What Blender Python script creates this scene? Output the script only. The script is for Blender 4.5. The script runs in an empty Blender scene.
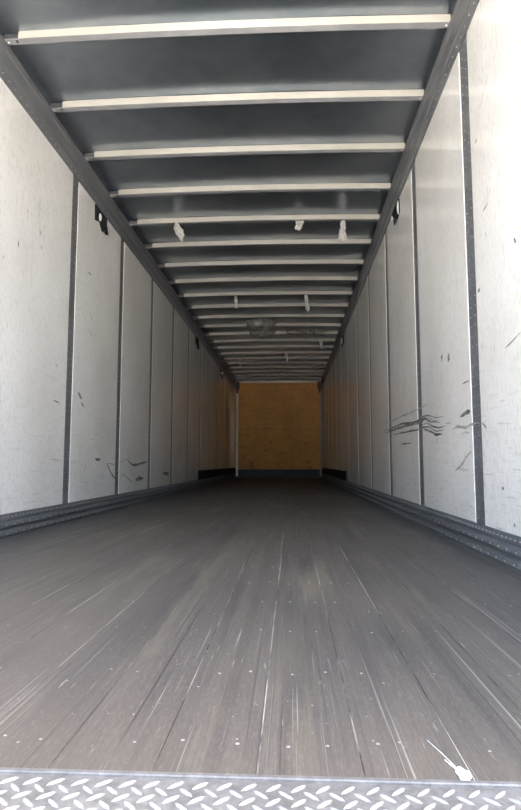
import bpy, bmesh, math, random
from mathutils import Vector, Matrix, noise
random.seed(11)
SC = bpy.context.scene
COL = SC.collection

# ------------------------------------------------------------------ camera
W, DEP, Y0 = 2.565, 17.12, 0.60          # inside width, front wall, rear edge of the body
cam_data = bpy.data.cameras.new('camera')
cam_data.sensor_fit = 'HORIZONTAL'; cam_data.sensor_width = 36.0
cam_data.lens = 580.45 / 521.0 * 36.0
cam_data.clip_start = 0.02
cam = bpy.data.objects.new('camera', cam_data); COL.objects.link(cam)
p, y = 0.1001, 0.0528
fw = Vector((-math.sin(y) * math.cos(p), math.cos(y) * math.cos(p), math.sin(p)))
rt = Vector((math.cos(y), math.sin(y), 0.0)); up = rt.cross(fw)
M = Matrix((rt, up, -fw)).transposed().to_4x4()
M.translation = Vector((1.6542, 0.0, 0.4271))
cam.matrix_world = M
SC.camera = cam

# ------------------------------------------------------------------ sky, sun, exposure
SUN_EL, SUN_AZ = math.radians(55), math.radians(86)     # sun off to the right side, a little ahead of the rear opening
wd = bpy.data.worlds.new('sky'); SC.world = wd; wd.use_nodes = True
nt = wd.node_tree; nt.nodes.clear()
sky = nt.nodes.new('ShaderNodeTexSky'); sky.sky_type = 'NISHITA'; sky.sun_disc = False
sky.sun_elevation = SUN_EL; sky.sun_rotation = SUN_AZ
sky.air_density = 1.0; sky.dust_density = 5.0; sky.ozone_density = 1.0
bg = nt.nodes.new('ShaderNodeBackground'); bg.inputs['Strength'].default_value = 1.9
wo = nt.nodes.new('ShaderNodeOutputWorld')
nt.links.new(sky.outputs[0], bg.inputs[0]); nt.links.new(bg.outputs[0], wo.inputs[0])
sd = bpy.data.lights.new('sun', 'SUN'); sd.energy = 47.0; sd.angle = math.radians(0.53); sd.color = (1.0, 0.94, 0.85)
so = bpy.data.objects.new('sun', sd); COL.objects.link(so)
sdir = Vector((math.cos(SUN_EL) * math.sin(SUN_AZ), math.cos(SUN_EL) * math.cos(SUN_AZ), math.sin(SUN_EL)))
so.rotation_euler = sdir.to_track_quat('Z', 'Y').to_euler(); so.location = sdir * 60
vs = SC.view_settings
vs.view_transform = 'Standard'; vs.look = 'None'; vs.gamma = 1.0; vs.use_curve_mapping = False
vs.exposure = 0.12
SC.cycles.max_bounces = 24; SC.cycles.diffuse_bounces = 16; SC.cycles.glossy_bounces = 12
SC.cycles.use_denoising = True; SC.cycles.sample_clamp_indirect = 0.0
SC.cycles.caustics_reflective = True

# ------------------------------------------------------------------ material helper
class N:
    def __init__(s, name):
        s.m = bpy.data.materials.new(name); s.m.use_nodes = True
        s.t = s.m.node_tree; s.t.nodes.clear()
        s.out = s.n('ShaderNodeOutputMaterial'); s.b = s.n('ShaderNodeBsdfPrincipled')
        s.l(s.b.outputs[0], s.out.inputs[0])
        s.pos = s.n('ShaderNodeNewGeometry').outputs['Position']
    def n(s, t): return s.t.nodes.new(t)
    def l(s, a, b): s.t.links.new(a, b)
    def put(s, v, sock):
        if hasattr(v, 'links'): s.l(v, sock)
        else: sock.default_value = v
    def map(s, scale, rot=(0, 0, 0), loc=(0, 0, 0), src=None):
        m = s.n('ShaderNodeMapping'); m.vector_type = 'TEXTURE' if False else 'POINT'
        m.inputs['Scale'].default_value = scale; m.inputs['Rotation'].default_value = rot; m.inputs['Location'].default_value = loc
        s.l(src or s.pos, m.inputs['Vector']); return m.outputs[0]
    def noise(s, vec, scale=1.0, detail=3.0, rough=0.55, dist=0.0):
        n = s.n('ShaderNodeTexNoise'); s.l(vec, n.inputs['Vector'])
        n.inputs['Scale'].default_value = scale; n.inputs['Detail'].default_value = detail
        n.inputs['Roughness'].default_value = rough; n.inputs['Distortion'].default_value = dist
        return n.outputs['Fac']
    def ramp(s, v, a, b, lo=0.0, hi=1.0):
        r = s.n('ShaderNodeMapRange'); r.inputs['From Min'].default_value = a; r.inputs['From Max'].default_value = b
        r.inputs['To Min'].default_value = lo; r.inputs['To Max'].default_value = hi
        s.l(v, r.inputs['Value']); return r.outputs[0]
    def math(s, op, a, b=0.0):
        m = s.n('ShaderNodeMath'); m.operation = op; s.put(a, m.inputs[0]); s.put(b, m.inputs[1]); return m.outputs[0]
    def mix(s, f, a, b, mode='MIX'):
        m = s.n('ShaderNodeMix'); m.data_type = 'RGBA'; m.blend_type = mode; m.clamp_factor = True
        s.put(f, m.inputs[0])
        for v, k in ((a, 6), (b, 7)):
            if isinstance(v, tuple): v = (v + (1.0,))[:4]
            s.put(v, m.inputs[k])
        return m.outputs[2]
    def sep(s, v):
        x = s.n('ShaderNodeSeparateXYZ'); s.l(v, x.inputs[0]); return x.outputs
    def rnd(s): return s.n('ShaderNodeObjectInfo').outputs['Random']
    def bump(s, h, strength=0.3, dist=0.01):
        b = s.n('ShaderNodeBump'); b.inputs['Strength'].default_value = strength; b.inputs['Distance'].default_value = dist
        s.l(h, b.inputs['Height']); s.l(b.outputs[0], s.b.inputs['Normal'])
    def fin(s, col=None, rough=0.5, metal=0.0, spec=0.5):
        if isinstance(col, tuple): col = (col + (1.0,))[:4]
        s.put(col, s.b.inputs['Base Color']); s.put(rough, s.b.inputs['Roughness'])
        s.put(metal, s.b.inputs['Metallic']); s.put(spec, s.b.inputs['Specular IOR Level']); return s.m

def speckled(name, c, c2, rough, metal=0.0, scale=25.0, spec=0.5, bump=0.0):
    k = N(name); f = k.noise(k.map((1, 1, 1)), scale, 4.0, 0.7)
    g = k.noise(k.map((1, 0.25, 1)), scale * 0.13, 3.0)
    col = k.mix(k.ramp(f, 0.35, 0.7), c, c2)
    col = k.mix(k.ramp(g, 0.35, 0.75, 0.0, 0.5), col, tuple(x * 0.6 for x in c))
    if bump: k.bump(f, bump, 0.002)
    return k.fin(col, k.ramp(f, 0.3, 0.7, rough, rough + 0.12) if rough < .85 else rough, metal, spec)

# ------------------------------------------------------------------ materials
def wall_mat():
    k = N('white_wall_liner')
    blot = k.noise(k.map((1, 0.8, 0.55)), 1.6, 5.0, 0.6)
    fine = k.noise(k.map((30, 70, 24)), 1.0, 4.0, 0.7)
    weave = k.noise(k.map((40, 150, 150)), 1.0, 2.0, 0.6)
    col = k.mix(k.ramp(blot, 0.25, 0.8), (0.90, 0.89, 0.86), (0.70, 0.68, 0.63))
    col = k.mix(k.ramp(fine, 0.50, 0.78, 0.0, 0.5), col, (0.40, 0.35, 0.33))
    zz = k.sep(k.pos)[2]
    low = k.ramp(zz, 1.1, 0.15, 0.10, 1.0)                   # handling wear grows towards pallet height
    dens = k.ramp(k.noise(k.map((1, 1.3, 1.1), loc=(0, 3.7, 1.9)), 1.0, 3.0, 0.6), 0.38, 0.66, 0.15, 1.0)
    for sc, rot, lo, hi, f, c, lw in (
            ((5, 70, 6), 0.70, 0.63, 0.72, 0.62, (0.28, 0.27, 0.255), 0), ((5, 90, 9), 0.95, 0.64, 0.73, 0.62, (0.26, 0.25, 0.24), 0),
            ((5, 60, 7), -0.35, 0.65, 0.75, 0.5, (0.30, 0.285, 0.27), 0), ((5, 5, 85), 0.06, 0.60, 0.72, 0.5, (0.22, 0.215, 0.21), 1),
            ((5, 9, 120), -0.08, 0.61, 0.72, 0.45, (0.22, 0.215, 0.21), 1), ((5, 34, 6), 0.10, 0.62, 0.78, 0.5, (0.30, 0.27, 0.24), 0)):
        s = k.ramp(k.noise(k.map(sc, rot=(rot, 0, 0)), 1.0, 3.0, 0.6, 0.6), lo, hi, 0.0, f)
        s = k.math('MULTIPLY', s, low if lw else dens)
        col = k.mix(s, col, c)
    spot = k.noise(k.map((12, 16, 11)), 1.0, 4.0, 0.8)
    col = k.mix(k.ramp(spot, 0.66, 0.76, 0.0, 0.75), col, (0.20, 0.205, 0.19))
    k.bump(weave, 0.05, 0.002)
    return k.fin(col, k.ramp(blot, 0.3, 0.7, 0.085, 0.14), 0.0, 0.65)

def floor_mat():
    k = N('worn_floor_hardwood')
    x, yv, z = k.sep(k.pos)
    strip = k.math('FLOOR', k.math('MULTIPLY', x, 38.0))
    cb = k.n('ShaderNodeCombineXYZ'); k.l(strip, cb.inputs[0]); k.l(k.math('FLOOR', k.math('MULTIPLY', k.math('ADD', yv, k.math('MULTIPLY', strip, 0.437)), 0.55)), cb.inputs[1])
    wn = k.n('ShaderNodeTexWhiteNoise'); k.l(cb.outputs[0], wn.inputs['Vector'])
    grain = k.noise(k.map((230, 9, 1)), 1.0, 4.0, 0.7)
    fuzz = k.noise(k.map((260, 45, 1)), 1.0, 4.0, 0.75)
    streak = k.noise(k.map((24, 0.9, 1)), 1.0, 5.0, 0.65, 0.3)
    patch = k.noise(k.map((2.2, 0.9, 1)), 1.0, 4.0, 0.6)
    col = k.mix(wn.outputs[0], (0.080, 0.067, 0.054), (0.112, 0.094, 0.075))
    col = k.mix(k.ramp(grain, 0.38, 0.68, 0.0, 0.7), col, (0.055, 0.051, 0.046))
    col = k.mix(k.ramp(fuzz, 0.48, 0.72, 0.0, 0.65), col, (0.155, 0.138, 0.118))
    col = k.mix(k.ramp(streak, 0.50, 0.72, 0.0, 0.80), col, (0.046, 0.042, 0.041))
    col = k.mix(k.ramp(patch, 0.45, 0.7, 0.0, 0.55), col, (0.125, 0.104, 0.078))
    edge = k.ramp(k.math('ABSOLUTE', k.math('SUBTRACT', x, W / 2)), 0.75, 1.25, 0.0, 0.6)   # greyer wheel lanes by the walls
    col = k.mix(edge, col, (0.078, 0.078, 0.078))
    tan = k.noise(k.map((5.5, 0.55, 1), loc=(3.1, 0.2, 0)), 1.0, 5.0, 0.6)
    col = k.mix(k.ramp(tan, 0.58, 0.74, 0.0, 0.55), col, (0.21, 0.175, 0.122))
    for rot, sc, lo, hi, c, f in ((0.03, (190, 1.0, 1), 0.66, 0.73, (0.30, 0.275, 0.235), 0.75), (-0.10, (150, 1.5, 1), 0.67, 0.74, (0.31, 0.29, 0.25), 0.7),
                               (0.14, (170, 1.6, 1), 0.68, 0.75, (0.30, 0.275, 0.24), 0.7), (-0.02, (120, 0.45, 1), 0.60, 0.72, (0.03, 0.028, 0.026), 0.7),
                               (0.55, (110, 6.0, 1), 0.69, 0.75, (0.34, 0.32, 0.28), 0.6), (-0.01, (85, 0.28, 1), 0.66, 0.71, (0.34, 0.31, 0.26), 0.65)):
        s = k.noise(k.map(sc, rot=(0, 0, rot)), 1.0, 2.5, 0.6, 0.2)
        col = k.mix(k.ramp(s, lo, hi, 0.0, f), col, c)
    chips = k.noise(k.map((75, 55, 1)), 1.0, 2.0, 0.6)
    col = k.mix(k.ramp(chips, 0.71, 0.77, 0.0, 0.75), col, (0.46, 0.385, 0.36))
    col = k.mix(k.ramp(k.rnd(), 0.0, 1.0, 0.0, 0.15), col, (0.06, 0.055, 0.05))
    k.bump(k.math('ADD', k.math('MULTIPLY', grain, 0.6), streak), 0.25, 0.0015)
    return k.fin(col, k.ramp(patch, 0.3, 0.7, 0.50, 0.66), 0.0, 0.35)

def dust_mat():
    k = N('packed_joint_dust')
    a = k.noise(k.map((3, 2.4, 1)), 1.0, 4.0, 0.7)
    return k.fin(k.mix(k.ramp(a, 0.44, 0.60), (0.04, 0.037, 0.034), (0.34, 0.31, 0.26)), 0.9, 0.0, 0.2)

def ply_mat():
    k = N('brown_plywood')
    g = k.noise(k.map((2.2, 1, 16)), 1.0, 4.0, 0.65, 0.6)
    p_ = k.noise(k.map((1.5, 1, 1.5)), 1.0, 4.0, 0.6)
    d = k.noise(k.map((5, 1, 6)), 1.0, 5.0, 0.8)
    z = k.sep(k.pos)[2]
    col = k.mix(k.ramp(g, 0.3, 0.7), (0.82, 0.40, 0.10), (0.68, 0.32, 0.075))
    col = k.mix(k.ramp(p_, 0.45, 0.7, 0.0, 0.4), col, (0.42, 0.22, 0.075))
    col = k.mix(k.math('MULTIPLY', k.ramp(d, 0.56, 0.68, 0.0, 0.85), k.ramp(z, 1.5, 0.6, 0.45, 1.0)), col, (0.09, 0.055, 0.03))
    k.bump(g, 0.2, 0.003)
    return k.fin(col, 0.55, 0.0, 0.4)

def roof_mat():
    k = N('grey_roof_sheet')
    a = k.noise(k.map((1.2, 1.2, 1)), 1.3, 4.0, 0.6); b = k.noise(k.map((5, 7, 1)), 1.0, 3.0, 0.6)
    col = k.mix(k.ramp(a, 0.35, 0.7), (0.25, 0.295, 0.345), (0.41, 0.44, 0.475))
    k.bump(a, 0.06, 0.02)
    return k.fin(col, 0.31, 0.9, 0.5)

def ground_mat():
    k = N('bounce_yard_concrete')
    a = k.noise(k.map((1, 1, 1)), 0.35, 5.0, 0.6); b = k.noise(k.map((1, 1, 1)), 14.0, 4.0, 0.7)
    col = k.mix(k.ramp(a, 0.3, 0.7), (0.44, 0.42, 0.38), (0.54, 0.52, 0.48))
    col = k.mix(k.ramp(b, 0.4, 0.8, 0.0, 0.4), col, (0.30, 0.29, 0.27))
    return k.fin(col, 0.9, 0.0, 0.3)

def mark_mat(name='black_rubber_scuff', dk=(0.045, 0.043, 0.042), lt=(0.34, 0.33, 0.31)):
    k = N(name)
    a = k.noise(k.map((1, 6, 130)), 1.0, 4.0, 0.75)
    return k.fin(k.mix(k.ramp(a, 0.45, 0.66), dk, lt), 0.6, 0.0, 0.3)

def plastic_mat(name, c, alpha, rough=0.3):
    k = N(name)
    a = k.noise(k.map((1, 1, 1)), 30.0, 3.0, 0.6)
    k.bump(a, 0.5, 0.004)
    m = k.fin(k.mix(k.ramp(a, 0.3, 0.7), c, tuple(v * 0.8 for v in c)), rough, 0.0, 0.5)
    k.b.inputs['Alpha'].default_value = alpha
    return m

MT = dict(
    wall=wall_mat(), floor=floor_mat(), ply=ply_mat(), roof=roof_mat(), ground=ground_mat(), mark=mark_mat(), faint=mark_mat('faint_grey_scuff', (0.22, 0.21, 0.20), (0.50, 0.49, 0.46)), dust=dust_mat(),
    rail=speckled('grey_top_rail', (0.165, 0.17, 0.18), (0.22, 0.225, 0.235), 0.42, 0.35, 18.0),
    strip=speckled('galvanised_joint_strip', (0.095, 0.10, 0.107), (0.21, 0.215, 0.22), 0.5, 0.1, 55.0),
    liner=speckled('galvanised_scuff_liner', (0.11, 0.115, 0.12), (0.19, 0.195, 0.20), 0.5, 0.2, 35.0),
    bow=speckled('cream_roof_bow', (0.45, 0.43, 0.375), (0.50, 0.48, 0.425), 0.45, 0.0, 9.0),
    flange=speckled('shaded_bow_flange', (0.32, 0.325, 0.33), (0.40, 0.40, 0.40), 0.5, 0.1, 12.0),  # greyer than the web: shade of the underside put into the colour
    rivet=speckled('bright_rivet', (0.42, 0.42, 0.41), (0.52, 0.52, 0.50), 0.4, 0.4, 30.0),
    rivet2=speckled('dull_rivet', (0.28, 0.285, 0.29), (0.36, 0.36, 0.36), 0.45, 0.2, 30.0),
    screw=speckled('worn_screw_head', (0.24, 0.23, 0.215), (0.36, 0.345, 0.32), 0.6, 0.1, 30.0),
    dark=speckled('dark_bracket', (0.05, 0.052, 0.058), (0.085, 0.088, 0.095), 0.5, 0.0, 25.0),
    black=speckled('black_plate', (0.018, 0.019, 0.023), (0.03, 0.032, 0.037), 0.9, 0.0, 30.0, 0.15),
    lens=speckled('clear_white_lens', (0.80, 0.78, 0.72), (0.86, 0.84, 0.80), 0.15, 0.0, 20.0),
    tread=speckled('bright_tread_plate', (0.125, 0.12, 0.113), (0.24, 0.233, 0.222), 0.5, 0.25, 60.0),
    lug=speckled('worn_tread_lug', (0.29, 0.283, 0.27), (0.39, 0.38, 0.365), 0.40, 0.3, 20.0),
    trim=speckled('pale_metal_trim', (0.66, 0.65, 0.61), (0.76, 0.75, 0.72), 0.35, 0.2, 10.0),
    kick=speckled('scuffed_kick_plate', (0.035, 0.037, 0.042), (0.075, 0.075, 0.078), 0.5, 0.2, 9.0),
    shell=speckled('outer_shell', (0.55, 0.55, 0.54), (0.62, 0.62, 0.60), 0.5, 0.0, 8.0),
    paint=speckled('white_paint', (0.80, 0.80, 0.77), (0.88, 0.88, 0.85), 0.6, 0.0, 30.0),
    scrap=plastic_mat('torn_white_plastic', (0.62, 0.61, 0.575), 0.85),
    film=plastic_mat('clear_crumpled_film', (0.80, 0.79, 0.76), 0.46, 0.14),
)

# ------------------------------------------------------------------ mesh helpers
def link(name, verts, faces, mat, parent=None, smooth=False, loc=None):
    me = bpy.data.meshes.new(name); me.from_pydata([tuple(v) for v in verts], [], faces)
    me.materials.append(mat); me.update()
    bm = bmesh.new(); bm.from_mesh(me); bmesh.ops.recalc_face_normals(bm, faces=bm.faces); bm.to_mesh(me); bm.free()
    if smooth:
        for pl in me.polygons: pl.use_smooth = True
    o = bpy.data.objects.new(name, me); COL.objects.link(o)
    if loc: o.location = loc
    if parent: o.parent = parent
    return o

def copy(o, parent=None, loc=None, rot=None):
    c = o.copy(); COL.objects.link(c)
    if parent: c.parent = parent
    if loc is not None: c.location = loc
    if rot is not None: c.rotation_euler = rot
    return c

def struct(o): o['kind'] = 'structure'; return o
def stuff(o): o['kind'] = 'stuff'; return o

def box(x0, x1, y0, y1, z0, z1, bev=0.0):
    """box with (optionally) chamfered edges, verts + faces"""
    bm = bmesh.new()
    vs_ = [bm.verts.new(v) for v in ((x0, y0, z0), (x1, y0, z0), (x1, y1, z0), (x0, y1, z0), (x0, y0, z1), (x1, y0, z1), (x1, y1, z1), (x0, y1, z1))]
    for f in ((0, 3, 2, 1), (4, 5, 6, 7), (0, 1, 5, 4), (1, 2, 6, 5), (2, 3, 7, 6), (3, 0, 4, 7)): bm.faces.new([vs_[i] for i in f])
    if bev: bmesh.ops.bevel(bm, geom=list(bm.edges), offset=bev, segments=1, affect='EDGES')
    bm.verts.index_update()
    r = ([tuple(v.co) for v in bm.verts], [[v.index for v in f.verts] for f in bm.faces]); bm.free(); return r

def extrude_y(profile, y0, y1, closed=True):
    n = len(profile)
    v = [(a, y0, b) for a, b in profile] + [(a, y1, b) for a, b in profile]
    f = [[i, (i + 1) % n, n + (i + 1) % n, n + i] for i in range(n if closed else n - 1)]
    if closed: f += [list(range(n))[::-1], list(range(n, 2 * n))]
    return v, f

def merge(parts):
    V, F = [], []
    for v, f in parts:
        o = len(V); V += v; F += [[i + o for i in q] for q in f]
    return V, F

def domes(points, r, h, n=6):
    """low rivet heads: points = (position, axis)"""
    V, F = [], []
    for pos, ax in points:
        pos, ax = Vector(pos), Vector(ax).normalized()
        u = ax.orthogonal().normalized(); w = ax.cross(u)
        o = len(V)
        for k in range(n): 
            a = 2 * math.pi * k / n; V.append(pos + (u * math.cos(a) + w * math.sin(a)) * r)
        for k in range(n):
            a = 2 * math.pi * k / n; V.append(pos + (u * math.cos(a) + w * math.sin(a)) * r * 0.55 + ax * h)
        for k in range(n): F.append([o + k, o + (k + 1) % n, o + n + (k + 1) % n, o + n + k])
        F.append([o + n + k for k in range(n)])
    return V, F

# ------------------------------------------------------------------ unseen ground outside, added to bounce daylight into the trailer
GZ = -1.25
gv = [(W / 2 + 600 * math.cos(a), 600 * math.sin(a), GZ) for a in [2 * math.pi * k / 48 for k in range(48)]]
gv += [(x, y_, z - 0.5) for x, y_, z in gv]
struct(link('ground', gv, [list(range(48)), list(range(48, 96))[::-1]] + [[i, (i + 1) % 48, 48 + (i + 1) % 48, 48 + i] for i in range(48)], MT['ground']))

# ------------------------------------------------------------------ floor: underlay, planks, screws
SILL = 0.835
v, f = box(-0.06, W + 0.06, Y0 + 0.02, DEP + 0.10, -0.16, -0.028)
floor = struct(link('floor', v, f, MT['dark']))
PW, GAP = 0.148, 0.0014
joints = [1.605 + PW * k for k in range(-11, 8)]
joints = [0.0] + [j for j in joints if 0.03 < j < W - 0.03] + [W]
v, f = box(-PW / 2 + GAP / 2, PW / 2 - GAP / 2, SILL + 0.006, DEP, -0.028, 0.0, 0.0008)
plank0 = None
for a, b in zip(joints[:-1], joints[1:]):
    dz = random.uniform(-0.0007, 0.0003)
    if abs((b - a) - PW) < 1e-4:
        if plank0 is None:
            plank0 = link('plank', v, f, MT['floor'], floor, loc=((a + b) / 2, 0, dz))
        else:
            copy(plank0, floor, loc=((a + b) / 2, 0, dz))
    else:
        vv, ff = box(a + GAP / 2, b - GAP / 2, SILL + 0.006, DEP, -0.028, 0.0, 0.0008)
        link('plank', vv, ff, MT['floor'], floor, loc=(0, 0, dz))
pts = []
yy = SILL + 0.10
while yy < DEP - 0.1:
    for a, b in zip(joints[:-1], joints[1:]):
        for q in (0.25, 0.75):
            if b - a > 0.1 and random.random() < 0.8:
                pts.append(((a + (b - a) * q + random.uniform(-.012, .012), yy + random.uniform(-.01, .01), -0.0012), (0, 0, 1)))
    yy += 0.305
v, f = domes(pts, 0.0044, 0.0016)
stuff(link('screw_heads', v, f, MT['screw'], floor))
dust = merge([box(j_ - 0.0012, j_ + 0.0012, SILL + 0.01, DEP - 0.02, -0.02, -0.0009) for j_ in joints[1:-1]])
stuff(link('joint_dust', dust[0], dust[1], MT['dust'], floor))
# white paint splash against the sill
def blob(cx, cy, r, n, z, jag, sx=1.0):
    o_, c_ = [], []
    for k in range(n):
        a = 2 * math.pi * k / n; rr = r * (1 + random.uniform(-jag, jag))
        o_.append((cx + sx * rr * math.cos(a), cy + rr * math.sin(a), 0.0))
        c_.append((cx + sx * rr * .6 * math.cos(a), cy + rr * .6 * math.sin(a), z))
    F = [[k, (k + 1) % n, n + (k + 1) % n, n + k] for k in range(n)] + [list(range(n, 2 * n))]
    return o_ + c_, F
def drip(pts_, wd_, z):
    V, F = [], []
    for i, (x_, y_) in enumerate(pts_):
        w_ = wd_ * (1 - 0.6 * i / (len(pts_) - 1)); V += [(x_ - w_, y_, 0.0), (x_, y_, z), (x_ + w_, y_, 0.0)]
    for i in range(len(pts_) - 1):
        for j in (0, 1): F.append([3 * i + j, 3 * i + j + 1, 3 * i + j + 4, 3 * i + j + 3])
    return V, F
v, f = merge([blob(1.889, 0.862, 0.020, 18, 0.0012, 0.22, 0.48), drip([(1.884, 0.872), (1.880, 0.884), (1.874, 0.900)], 0.0022, 0.0009),
              drip([(1.886, 0.872), (1.877, 0.91), (1.862, 0.96)], 0.0009, 0.0006)])
lb = link('paint_splash', v, f, MT['paint'], floor); lb['label'] = 'white paint splash where a floor plank meets the tread plate'

# ------------------------------------------------------------------ rear sill of tread plate
v, f = merge([box(-0.02, W + 0.02, Y0 - 0.02, SILL, -0.05, 0.001, 0.003), box(0.0, W, SILL - 0.006, SILL + 0.004, -0.03, 0.0045, 0.0015),
              box(-0.02, W + 0.02, Y0 - 0.06, Y0 - 0.02, -0.30, 0.0, 0.004)])
sill = struct(link('trim_3', v, f, MT['tread']))
V, F = [], []
P = 0.0325
def lug(cx, cy, ang):
    L_, w_, h_ = 0.0140, 0.0036, 0.0030
    c_, s_ = math.cos(ang), math.sin(ang); o = len(V)
    pr = [(-L_, 0, 0), (-L_ * .45, -w_, 0), (L_ * .45, -w_, 0), (L_, 0, 0), (L_ * .45, w_, 0), (-L_ * .45, w_, 0), (-L_ * .6, 0, h_ * .8), (0, 0, h_), (L_ * .6, 0, h_ * .8)]
    for a, b, z in pr: V.append((cx + a * c_ - b * s_, cy + a * s_ + b * c_, 0.0008 + z))
    for q in ((0, 1, 6), (1, 2, 8, 7, 6), (2, 3, 8), (3, 4, 8), (4, 5, 6, 7, 8), (5, 0, 6)): F.append([o + i for i in q])
j = 0
yy = Y0
while yy < SILL - 0.016:
    i = 0
    while i * P < W - 0.02:
        x_ = 0.02 + i * P + (P / 2 if j % 2 else 0.0)
        if x_ < W - 0.02: lug(x_, yy, math.radians(42 if j % 2 else -42) * (1 if (i + 0) % 1 == 0 else -1))
        i += 1
    yy += P / 2; j += 1
stuff(link('tread_lugs', V, F, MT['lug'], sill))

# ------------------------------------------------------------------ side walls
RAILZ = 2.6285
strips = {0: [0.474 + 1.2499 * k for k in range(14)], 1: [0.4023 + 1.2499 * k for k in range(14)]}
def ribbon(pl, w, X, sgn):
    """a scuff smeared on the wall as a thin ragged film"""
    pl = [Vector((0, a, b)) for a, b in pl]; res = []
    for i in range(len(pl) - 1):
        n = max(2, int((pl[i + 1] - pl[i]).length / 0.07))
        for k in range(n): res.append(pl[i].lerp(pl[i + 1], k / n))
    res.append(pl[-1]); V, F = [], []; m = len(res) - 1
    for i, q in enumerate(res):
        d = (res[min(i + 1, m)] - res[max(i - 1, 0)]).normalized(); nrm = Vector((0, -d.z, d.y))
        t = i / m; ww = w * 0.5 * (0.25 + 0.75 * min(1, 4 * t, 4 * (1 - t))) * random.uniform(0.6, 1.15)
        c = q + nrm * random.uniform(-.12, .12) * w
        for s, dx in ((-1, 0.0003), (0, 0.0012), (1, 0.0003)): V.append((X + sgn * dx, c.y + nrm.y * ww * s, c.z + nrm.z * ww * s))
    for i in range(m):
        for jx in (0, 1): F.append([3 * i + jx, 3 * i + jx + 1, 3 * i + jx + 4, 3 * i + jx + 3])
    return V, F

def side_wall(side):
    SW = 0.14 if side else 0.12
    X = W if side else 0.0; sg = 1 if side else -1           # sg points outwards
    name = 'wall_right' if side else 'wall_left'
    xa, xb = sorted((X + sg * 0.013, X + sg * 0.06))
    v, f = box(xa, xb, Y0, DEP + 0.10, -0.16, 2.95, 0.0)
    wall = struct(link(name, v, f, MT['shell']))
    ys = [s for s in strips[side] if s - SW / 2 > Y0 and s < DEP]
    edges = [Y0] + ys + [DEP]
    p0 = s0 = None
    for i in range(len(edges) - 1):
        a = edges[i] + (SW / 2 if i else 0.0); b = edges[i + 1] - (SW / 2 if i + 1 < len(edges) - 1 else 0.0)
        xa, xb = sorted((X, X + sg * 0.013))
        full = 0 < i < len(edges) - 2
        if full and p0: copy(p0, wall, loc=(0, a, 0))
        else:
            v, f = box(xa, xb, 0, b - a, 0.02, 2.80, 0.002)
            q = link('panel', v, f, MT['wall'], wall, loc=(0, a, 0))
            if full: p0 = q
    for yc in ys:
        if s0: 
            c = copy(s0[0], wall, loc=(0, yc, 0)); copy(s0[1], c)
        else:
            xa, xb = sorted((X + sg * 0.0040, X + sg * 0.013))
            v, f = merge([box(xa, xb, -SW / 2, SW / 2, 0.02, 2.80, 0.0), ])
            st = link('joint_strip', v, f, MT['strip'], wall, loc=(0, yc, 0))
            pts = []
            z = 0.16
            while z < 2.62:
                for dy in (-0.032, 0.032): pts.append(((X + sg * 0.0040, dy, z), (-sg, 0, 0)))
                z += 0.05
            v, f = domes(pts, 0.0050, 0.0025)
            rv = stuff(link('rivets', v, f, MT['rivet2'], st))
            s0 = (st, rv)
    xa, xb = sorted((X, X - sg * 0.0035))
    v, f = box(xa, xb, 9.75 if side else 10.3, DEP - 0.001, 0.132, 0.30, 0.001)
    link('kick_plate', v, f, MT['black'], wall)['label'] = 'dark kick plate low on the wall at the far end'
    for w_, pl in (RIGHT_MARKS if side else LEFT_MARKS):
        w_ = round(w_ * 0.8, 4)
        v, f = ribbon(pl, w_, X, -sg)
        link('scuff_mark', v, f, MT['faint'] if w_ in (0.016, 0.0096, 0.008) else MT['mark'], wall)
    return wall

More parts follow.
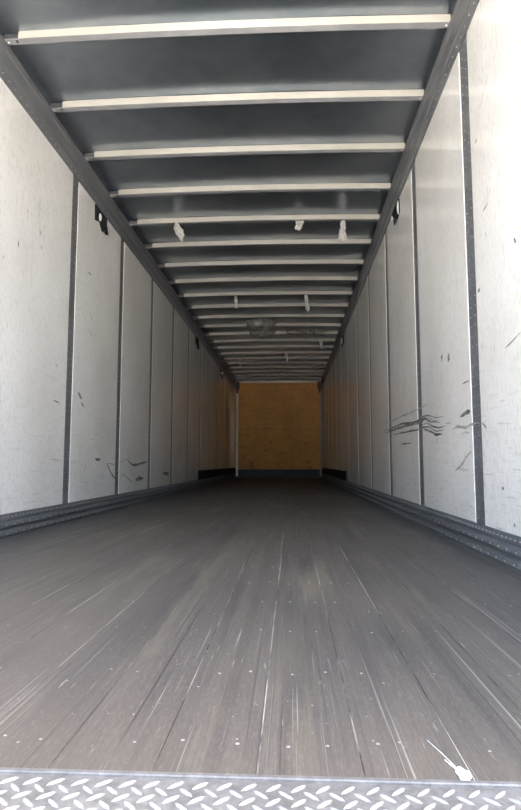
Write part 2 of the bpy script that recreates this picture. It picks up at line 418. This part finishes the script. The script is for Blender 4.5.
RIGHT_MARKS = [
    (0.02, [(5.923, 0.809), (5.468, 0.813), (5.267, 0.805), (4.794, 0.812), (4.226, 0.814), (3.825, 0.82)]),
    (0.018, [(5.772, 0.743), (5.275, 0.745), (4.802, 0.751), (4.279, 0.728), (4.035, 0.75), (3.89, 0.743), (3.725, 0.717), (3.502, 0.706)]),
    (0.03, [(5.698, 0.719), (5.151, 0.724), (4.6, 0.723), (4.238, 0.718), (4.0, 0.73), (3.826, 0.696), (3.605, 0.677)]),
    (0.018, [(5.283, 0.682), (4.811, 0.676), (4.244, 0.668), (4.044, 0.673), (3.899, 0.668), (3.703, 0.629), (3.523, 0.626)]),
    (0.024, [(4.046, 0.663), (3.801, 0.626), (3.706, 0.606), (3.555, 0.601)]),
    (0.034, [(3.171, 0.68), (3.067, 0.689), (2.994, 0.691)]),
    (0.02, [(3.335, 0.616), (3.258, 0.625), (3.21, 0.629), (3.098, 0.609), (3.011, 0.62), (2.929, 0.627), (2.853, 0.618)]),
    (0.016, [(3.106, 0.844), (3.048, 0.849), (2.993, 0.845)]),
    (0.018, [(4.877, 0.584), (4.474, 0.58)]),
    (0.014, [(2.816, 0.619), (2.775, 0.602), (2.756, 0.585)]),
    (0.01, [(3.192, 0.583), (3.078, 0.588), (3.016, 0.578)]),
    (0.012, [(6.775, 0.749), (6.372, 0.746)]),
    (0.012, [(3.69, 0.586), (3.694, 0.549)]),
    (0.012, [(4.152, 0.751), (3.982, 0.754), (3.858, 0.718), (3.715, 0.693), (3.579, 0.691)]),
    (0.014, [(4.119, 0.692), (3.945, 0.698), (3.796, 0.665), (3.639, 0.645), (3.492, 0.645)]),
    (0.01, [(3.463, 0.66), (3.356, 0.657)]),
    (0.05, [(3.505, 1.083), (3.523, 1.038)]),
    (0.06, [(3.352, 1.06), (3.379, 1.012)]),
    (0.02, [(3.308, 0.385), (3.19, 0.413), (3.076, 0.465), (2.99, 0.489)]),
    (0.022, [(2.589, 0.321), (2.566, 0.318)]),
    (0.03, [(2.468, 0.184), (2.454, 0.169)]),
    (0.022, [(2.766, 1.997), (2.735, 1.999)]),
    (0.025, [(2.337, 1.341), (2.319, 1.313)]),
    (0.016, [(2.691, 1.61), (2.62, 1.621)]),
    (0.012, [(2.486, 0.916), (2.406, 0.925), (2.309, 0.945)]),
    (0.01, [(2.676, 2.121), (2.553, 2.197)]),
    (0.03, [(2.806, 1.256), (2.775, 1.262)]),
    (0.02, [(3.26, 0.622), (3.008, 0.617)])]
LEFT_MARKS = [
    (0.03, [(5.148, 0.432), (5.219, 0.384), (5.291, 0.331), (5.414, 0.286)]),
    (0.02, [(5.169, 0.426), (5.283, 0.421), (5.403, 0.41)]),
    (0.035, [(5.808, 0.46), (5.983, 0.409), (6.21, 0.413), (6.609, 0.444)]),
    (0.02, [(5.583, 0.292), (5.698, 0.319), (5.823, 0.275), (6.087, 0.225)]),
    (0.06, [(6.13, 0.255), (6.299, 0.26), (6.467, 0.259)]),
    (0.06, [(7.462, 0.292), (7.817, 0.286)]),
    (0.05, [(4.839, 0.458), (4.976, 0.459)]),
    (0.02, [(4.717, 0.628), (4.75, 0.63)]),
    (0.01, [(5.608, 0.455), (5.808, 0.465)]),
    (0.035, [(4.401, 0.978), (4.447, 0.952), (4.492, 0.934)]),
    (0.03, [(4.472, 0.908), (4.542, 0.875)]),
    (0.014, [(3.332, 1.779), (3.349, 1.735)]),
    (0.016, [(3.626, 1.97), (3.645, 1.93)]),
    (0.016, [(3.65, 1.87), (3.668, 1.843)]),
    (0.012, [(3.604, 2.126), (3.622, 2.099)]),
    (0.014, [(3.935, 0.865), (4.058, 0.857)]),
    (0.012, [(3.92, 0.456), (4.094, 0.45)]),
    (0.014, [(4.612, 1.67), (4.665, 1.616)]),
    (0.014, [(4.515, 1.977), (4.633, 1.991)]),
    (0.014, [(4.625, 1.521), (4.677, 1.483)]),
    (0.012, [(3.946, 1.121), (4.0, 1.115)]),
    (0.01, [(3.161, 1.622), (3.174, 1.608)])]
wl, wr = side_wall(0), side_wall(1)

# ------------------------------------------------------------------ scuff liners along the floor
for side in (0, 1):
    def mx(a): return W - a if side else a
    pr = [(0.0, 0.136), (0.008, 0.136), (0.010, 0.104), (0.004, 0.099), (0.005, 0.093), (0.026, 0.086), (0.028, 0.068), (0.006, 0.062), (0.007, 0.051),
          (0.036, 0.043), (0.038, 0.020), (0.016, 0.013), (0.0355, 0.0), (0.0, 0.0)]
    v, f = extrude_y([(mx(a), b) for a, b in pr], SILL + 0.012, DEP)
    base = struct(link('baseboard_right' if side else 'baseboard_left', v, f, MT['liner']))
    nx = -1 if side else 1
    for (a, z, sp, r) in ((0.0091, 0.117, 0.05, 0.0042), (0.0273, 0.0745, 0.10, 0.005), (0.0372, 0.0285, 0.10, 0.005)):
        pts = [((mx(a), SILL + 0.05 + sp * k, z), (nx, 0, 0)) for k in range(int((DEP - SILL - 0.1) / sp))]
        v, f = domes(pts, r, 0.004)
        stuff(link('rivets', v, f, MT['rivet'], base))

# ------------------------------------------------------------------ ceiling: roof sheet and bows
BOWZ, RZ, CAMB = 2.839, 2.889, 0.016
def camber(x): return CAMB * (1 - (2 * x / W - 1) ** 2)
nx_, V, F = 24, [], []
ny_ = 48
for j in range(ny_ + 1):
    for i in range(nx_ + 1):
        x_ = -0.03 + (W + 0.06) * i / nx_; y_ = Y0 + (DEP + 0.08 - Y0) * j / ny_
        V.append((x_, y_, RZ + camber(x_) + 0.006 * noise.noise(Vector((x_ * 2.0, y_ * 1.1, 3.0)))))
k0 = len(V)
V += [(a, b, c + 0.05) for a, b, c in V]
n1 = nx_ + 1
for j in range(ny_):
    for i in range(nx_):
        q = [j * n1 + i, j * n1 + i + 1, (j + 1) * n1 + i + 1, (j + 1) * n1 + i]
        F.append(q); F.append([k0 + t for t in q[::-1]])
for j in range(ny_):
    for i in (0, nx_):
        F.append([j * n1 + i, (j + 1) * n1 + i, k0 + (j + 1) * n1 + i, k0 + j * n1 + i])
for i in range(nx_):
    for j in (0, ny_):
        F.append([j * n1 + i, j * n1 + i + 1, k0 + j * n1 + i + 1, k0 + j * n1 + i])
ceil = struct(link('ceiling', V, F, MT['roof'], smooth=True))

def bow_mesh(x0, x1, prof):
    V, F = [], []; n = 14; m = len(prof)
    for i in range(n + 1):
        x_ = x0 + (x1 - x0) * i / n
        for a, b in prof: V.append((x_, a, b + camber(x_)))
    for i in range(n):
        for k in range(m): F.append([i * m + k, i * m + (k + 1) % m, (i + 1) * m + (k + 1) % m, (i + 1) * m + k])
    F += [list(range(m)), [n * m + k for k in range(m)][::-1]]
    return V, F
h = RZ - BOWZ
XB0, XB1 = 0.022, W - 0.022
v, f = bow_mesh(XB0 + 0.085, XB1, [(0.0, -0.001), (0.0, h - 0.002), (0.004, h - 0.002), (0.004, -0.001)])
bow0 = None
ys_b = [3.0157 + 0.6455 * k for k in range(-3, 22)]
for yb in ys_b:
    yb += 0.0
    dz = random.uniform(-0.0015, 0.0015)
    if bow0 is None:
        b_ = link('roof_bow', v, f, MT['bow'], ceil, loc=(0, yb, BOWZ + dz))
        vv, ff = bow_mesh(XB0 - 0.012, XB1, [(-0.004, -0.003), (-0.004, 0.0), (0.042, 0.0), (0.042, -0.003)])
        fl = link('bow_flange', vv, ff, MT['flange'], b_)
        vv, ff = box(XB0 - 0.005, XB0 + 0.083, 0.004, 0.03, -0.001, h - 0.008, 0.003)
        br = link('end_gap_fill', vv, ff, MT['dark'], b_)  # dark block standing in for the shaded gap where the web stops
        vv, ff = domes([((XB1 - 0.02, 0.02, -0.003), (0, 0, -1)), ((XB0 + 0.02, 0.02, -0.003), (0, 0, -1))], 0.009, 0.006, 8)
        bo = link('bolt', vv, ff, MT['rivet'], b_)
        bow0 = (b_, fl, br, bo)
    else:
        b_ = copy(bow0[0], ceil, loc=(0, yb, BOWZ + dz))
        for c in bow0[1:]: copy(c, b_)

# ------------------------------------------------------------------ top rails
for side in (0, 1):
    def mx(a): return W - a if side else a
    pr = [(-0.012, RAILZ), (0.007, RAILZ), (0.009, 2.705), (0.016, 2.712), (0.019, 2.790), (0.028, 2.800), (0.030, 2.838), (0.022, 2.842), (0.010, 2.868), (-0.012, 2.868)]
    v, f = extrude_y([(mx(a), b) for a, b in pr], Y0, DEP)
    rail = struct(link('trim_2' if side else 'trim_1', v, f, MT['rail']))
    nx = -1 if side else 1
    pts = [((mx(0.0078), Y0 + 0.05 + 0.075 * k, 2.662), (nx, 0, 0)) for k in range(218)]
    v, f = domes(pts, 0.0055, 0.0035)
    stuff(link('rivets', v, f, MT['rivet'], rail))

# ------------------------------------------------------------------ front wall
v, f = box(-0.06, W + 0.06, DEP + 0.022, DEP + 0.10, -0.16, 2.95)
wf = struct(link('wall_front', v, f, MT['shell']))
zc = [0.255, 1.52, 2.40, 2.815]
for a, b in zip(zc[:-1], zc[1:]):
    v, f = box(0.002, W - 0.002, DEP, DEP + 0.022, a + 0.002, b - 0.002, 0.003)
    link('panel', v, f, MT['ply'], wf)
v, f = box(0.0, W, DEP - 0.004, DEP + 0.022, 0.0, 0.253, 0.003)
link('kick_plate', v, f, MT['kick'], wf)['label'] = 'dark scuffed kick plate'
v, f = box(0.002, W - 0.002, DEP - 0.022, DEP + 0.02, 2.812, 2.862, 0.004)
link('top_trim', v, f, MT['trim'], wf)['label'] = 'pale strip along the top edge'
for s in (0, 1):
    xa, xb = (0.03, 0.085) if not s else (W - 0.085, W - 0.03)
    v, f = box(xa, xb, DEP - 0.03, DEP + 0.01, 0.05, 2.66, 0.006)
    link('corner_post', v, f, MT['trim'] if not s else MT['flange'], wf)
    xa, xb = (0.0, 0.13) if not s else (W - 0.13, W)
    v, f = merge([box(xa, xb, DEP - 0.07, DEP - 0.03, 2.62, 2.84, 0.006), box(xa + 0.03, xb - 0.03, DEP - 0.06, DEP - 0.03, 2.50, 2.63, 0.004)])
    link('corner_bracket', v, f, MT['dark'], wf)
pts = [((x_, DEP, z_), (0, -1, 0)) for z_ in (0.32, 0.75, 1.2, 1.46, 1.58, 2.0, 2.34, 2.46, 2.76) for x_ in [0.15 + 0.252 * k for k in range(10)]]
v, f = domes(pts, 0.012, 0.003)
stuff(link('screw_heads', v, f, MT['dark'], wf))

# ------------------------------------------------------------------ lamps under the top rails
def thing(name, label, cat, loc, group=None):
    o = bpy.data.objects.new(name, None); o.empty_display_size = 0.1; COL.objects.link(o); o.location = loc
    o['label'] = label; o['category'] = cat
    if group: o['group'] = group
    return o
def plate_poly(pts, t, nx):
    """outline in (y, z) given a thickness along x"""
    n = len(pts)
    v = [(0, a, b) for a, b in pts] + [(nx * t, a, b) for a, b in pts]
    f = [list(range(n)), list(range(n, 2 * n))[::-1]] + [[i, (i + 1) % n, n + (i + 1) % n, n + i] for i in range(n)]
    return v, f
def half_lens(L_, w, d, n=10, m=6):
    """domed oblong lens standing on the y-z plane, bulging along +x, long in z"""
    V, F = [], []
    for i in range(m + 1):
        t = math.pi / 2 * i / m; r = math.cos(t)
        for k in range(n):
            a = 2 * math.pi * k / n; V.append((d * math.sin(t), w * r * math.cos(a), L_ * r * math.sin(a)))
    for i in range(m):
        for k in range(n): F.append([i * n + k, i * n + (k + 1) % n, (i + 1) * n + (k + 1) % n, (i + 1) * n + k])
    F.append(list(range(n))[::-1]); return V, F
def lamp(label, side, yc, zc_, outline, lens, tab=None, strap=None):
    nx = -1 if side else 1
    t = thing('marker_lamp', label, 'lamp', (W if side else 0.0, yc, zc_), None)
    v, f = plate_poly(outline, 0.012, nx); link('mounting_plate', v, f, MT['black'], t)
    if lens:
        (ly, lz, L_, w, d) = lens
        v, f = half_lens(L_, w, d); v = [(nx * (a + 0.011), b + ly, c + lz) for a, b, c in v]
        link('lens', v, f, MT['lens'], t, smooth=True)
    if tab:
        v, f = plate_poly(tab, 0.006, nx); v = [(a + nx * (0.012 + 0.10 * max(0.0, 0.03 - c)), b, c) for a, b, c in v]
        link('hanging_flap', v, f, MT['black'], t)
    if strap:
        (ly, lz) = strap
        v, f = merge([box(0.006, 0.034, ly - 0.012, ly + 0.012, lz - 0.004, lz + 0.004, 0.002), box(0.028, 0.04, ly - 0.02, ly + 0.02, lz - 0.018, lz + 0.014, 0.004)])
        v = [(nx * a, b, c) for a, b, c in v]; link('wire_clip', v, f, MT['lens'], t)
    return t
lamp('black torn lamp plate with a small pale lens, high on the left wall', 0, 4.80, 2.53,
     [(-0.15, 0.085), (0.15, 0.085), (0.15, -0.065), (0.10, -0.03), (0.05, -0.075), (0.0, -0.05), (-0.03, -0.02), (-0.14, -0.05)],
     (-0.045, 0.015, 0.036, 0.024, 0.016), [(0.02, -0.01), (0.135, 0.0), (0.14, -0.075), (0.10, -0.05), (0.06, -0.09)])
lamp('white upright lens with a black pointed flap, high on the right wall', 1, 4.82, 2.53,
     [(-0.13, 0.09), (0.16, 0.09), (0.15, 0.03), (0.02, -0.02), (-0.06, -0.05), (-0.13, -0.02)],
     (-0.125, 0.015, 0.060, 0.020, 0.014), [(-0.09, -0.02), (0.05, 0.0), (0.0, -0.085), (-0.03, -0.075)], (0.06, 0.0))
lamp('bare black lamp plate without a lens, halfway along the left wall', 0, 10.02, 2.54,
     [(-0.15, 0.085), (0.15, 0.085), (0.14, -0.08), (0.03, -0.10), (-0.05, -0.04), (-0.14, -0.02)], None, [(-0.02, 0.0), (0.12, 0.0), (0.10, -0.10), (0.03, -0.11)])
lamp('small round white lamp deepest along the left wall, above a short black flap', 0, 13.55, 2.54,
     [(-0.13, 0.08), (0.13, 0.08), (0.13, -0.05), (-0.13, -0.05)], (0.0, 0.0, 0.05, 0.07, 0.05), [(-0.06, -0.03), (0.10, -0.03), (0.06, -0.12), (-0.02, -0.12)])
lamp('white oval lamp lens halfway along the right wall, close under the rail', 1, 10.02, 2.55,
     [(-0.15, 0.075), (0.15, 0.075), (0.15, -0.075), (-0.15, -0.075)], (0.0, 0.0, 0.06, 0.05, 0.035))

# ------------------------------------------------------------------ torn plastic hanging from the bows
def sheet(outline_w, length, lean, twist, seed, n=9, m=5):
    """crumpled strip hanging down from the origin; outline_w(t) = half width"""
    V, F = [], []
    for i in range(n + 1):
        t = i / n; w = outline_w(t) * random.uniform(0.6, 1.15)
        for k in range(m + 1):
            s = 2 * k / m - 1; q = Vector((s * w * 9 + seed, t * 4, seed))
            fold = 0.008 * (1 if k % 2 else -1) * min(1, 3 * t) * random.uniform(0.3, 1.2)
            V.append((s * w * math.cos(twist * t) + lean[0] * t + 0.010 * noise.noise(q * 2.1), s * w * math.sin(twist * t) + fold + lean[1] * t + 0.030 * t ** .5 * noise.noise(q * 1.7 + Vector((5, 1, 2))),
                      -length * t + 0.05 * length / 0.2 * t ** 3 * noise.noise(q * 1.3 + Vector((k * 1.7, 0, 0)))))
    for i in range(n):
        for k in range(m): a = i * (m + 1) + k; F.append([a, a + 1, a + m + 2, a + m + 1])
    return V, F
def hang(label, loc, v, f, mat):
    o = link('plastic_scrap', v, f, mat, None, smooth=False, loc=loc); o['label'] = label; o['category'] = 'scrap'
    sol = o.modifiers.new('thickness', 'SOLIDIFY'); sol.thickness = 0.0015
    return o
leaf = lambda w: (lambda t: w * (0.25 + 0.75 * math.sin(min(1, t * 1.25) * math.pi * .62)) * (1 if t < .8 else (1 - t) / .2 * .8 + .2))
yb = lambda k: 3.0157 + 0.6455 * k
v, f = sheet(leaf(0.046), 0.205, (0.07, 0.0), 0.5, 1.3)
hang('torn whitish plastic strip hanging from a roof bow, furthest left of the scraps', (0.50, yb(4) - 0.006, 2.862), v, f, MT['scrap'])
v, f = sheet(lambda t: 0.018 + 0.036 * t, 0.19, (-0.015, 0.02), -0.4, 4.1)
hang('largest torn plastic strip, hanging right of centre between two roof bows', (2.186, yb(4) + 0.04, 2.846), v, f, MT['scrap'])
v, f = sheet(lambda t: 0.048 - 0.02 * t, 0.10, (-0.03, 0.0), 0.3, 7.7, 6, 5)
hang('small ragged grey plastic bit hanging near the roof middle', (1.755, yb(4) + 0.035, 2.852), v, f, MT['scrap'])
v, f = sheet(lambda t: 0.022, 0.17, (0.01, 0.03), 0.2, 9.2, 6, 4)
hang('narrow plastic strip hanging deeper in, left of the roof middle', (0.86, yb(8) + 0.03, 2.848), v, f, MT['scrap'])
v, f = sheet(lambda t: 0.022 + 0.012 * t, 0.22, (0.02, 0.03), -0.3, 12.5, 7, 4)
hang('narrow plastic strip hanging deeper in, right of the roof middle', (1.88, yb(8) + 0.03, 2.846), v, f, MT['scrap'])
v, f = sheet(lambda t: 0.035 - 0.01 * t, 0.16, (0.03, 0.0), 0.2, 14.9, 6, 4)
hang('small plastic bit hanging far in on the left, before the plywood front', (0.46, yb(16) - 0.006, 2.842), v, f, MT['scrap'])
v, f = sheet(lambda t: 0.05 - 0.03 * t, 0.18, (0.03, 0.0), 0.2, 17.9, 6, 4)
hang('small plastic bit hanging far in at the middle, before the plywood front', (1.55, yb(15) - 0.006, 2.85), v, f, MT['scrap'])
v, f = sheet(lambda t: 0.035 - 0.01 * t, 0.16, (0.03, 0.0), 0.3, 21.9, 7, 4)
hang('plastic strip hanging far in on the right, near the right top rail', (2.25, yb(13) - 0.006, 2.842), v, f, MT['scrap'])
# the big crumpled film
def film(x0, x1, y0, y1, sag, seed, nx=26, ny=18):
    V, F = [], []
    for j in range(ny + 1):
        for i in range(nx + 1):
            s, t = i / nx, j / ny
            e = 0.10 * noise.noise(Vector((s * 6, seed, 0))); e2 = 0.10 * noise.noise(Vector((seed, t * 6, 3)))
            x_ = x0 + (x1 - x0) * s + e2; y_ = y0 + (y1 - y0) * t + e
            z_ = 2.826 + camber(x_) - sag * math.sin(s * math.pi) ** .8 * abs(math.sin(t * math.pi * 1.5)) ** .8 * (0.5 + 0.8 * abs(noise.noise(Vector((s * 5, t * 4, seed))))) \
                 - 0.03 * abs(noise.noise(Vector((s * 17, t * 15, seed))))
            V.append((x_, y_, z_))
    for j in range(ny):
        for i in range(nx):
            if (i in (0, nx - 1) or j in (0, ny - 1)) and random.random() < 0.45: continue
            a = j * (nx + 1) + i; F.append([a, a + 1, a + nx + 2, a + nx + 1])
    return V, F
v, f = film(0.88, 1.40, yb(10) + 0.05, yb(12) - 0.05, 0.12, 2.2)
o = link('plastic_film', v, f, MT['film'], None, smooth=True); o['label'] = 'large crumpled clear film sagging under the roof bows at the middle'; o['category'] = 'film'
v, f = film(1.58, 2.30, yb(11) + 0.02, yb(12) + 0.1, 0.07, 6.4, 26, 10)
o = link('plastic_film', v, f, MT['film'], None, smooth=True); o['label'] = 'narrow crumpled film stretched to the right of the large sagging one'; o['category'] = 'film'
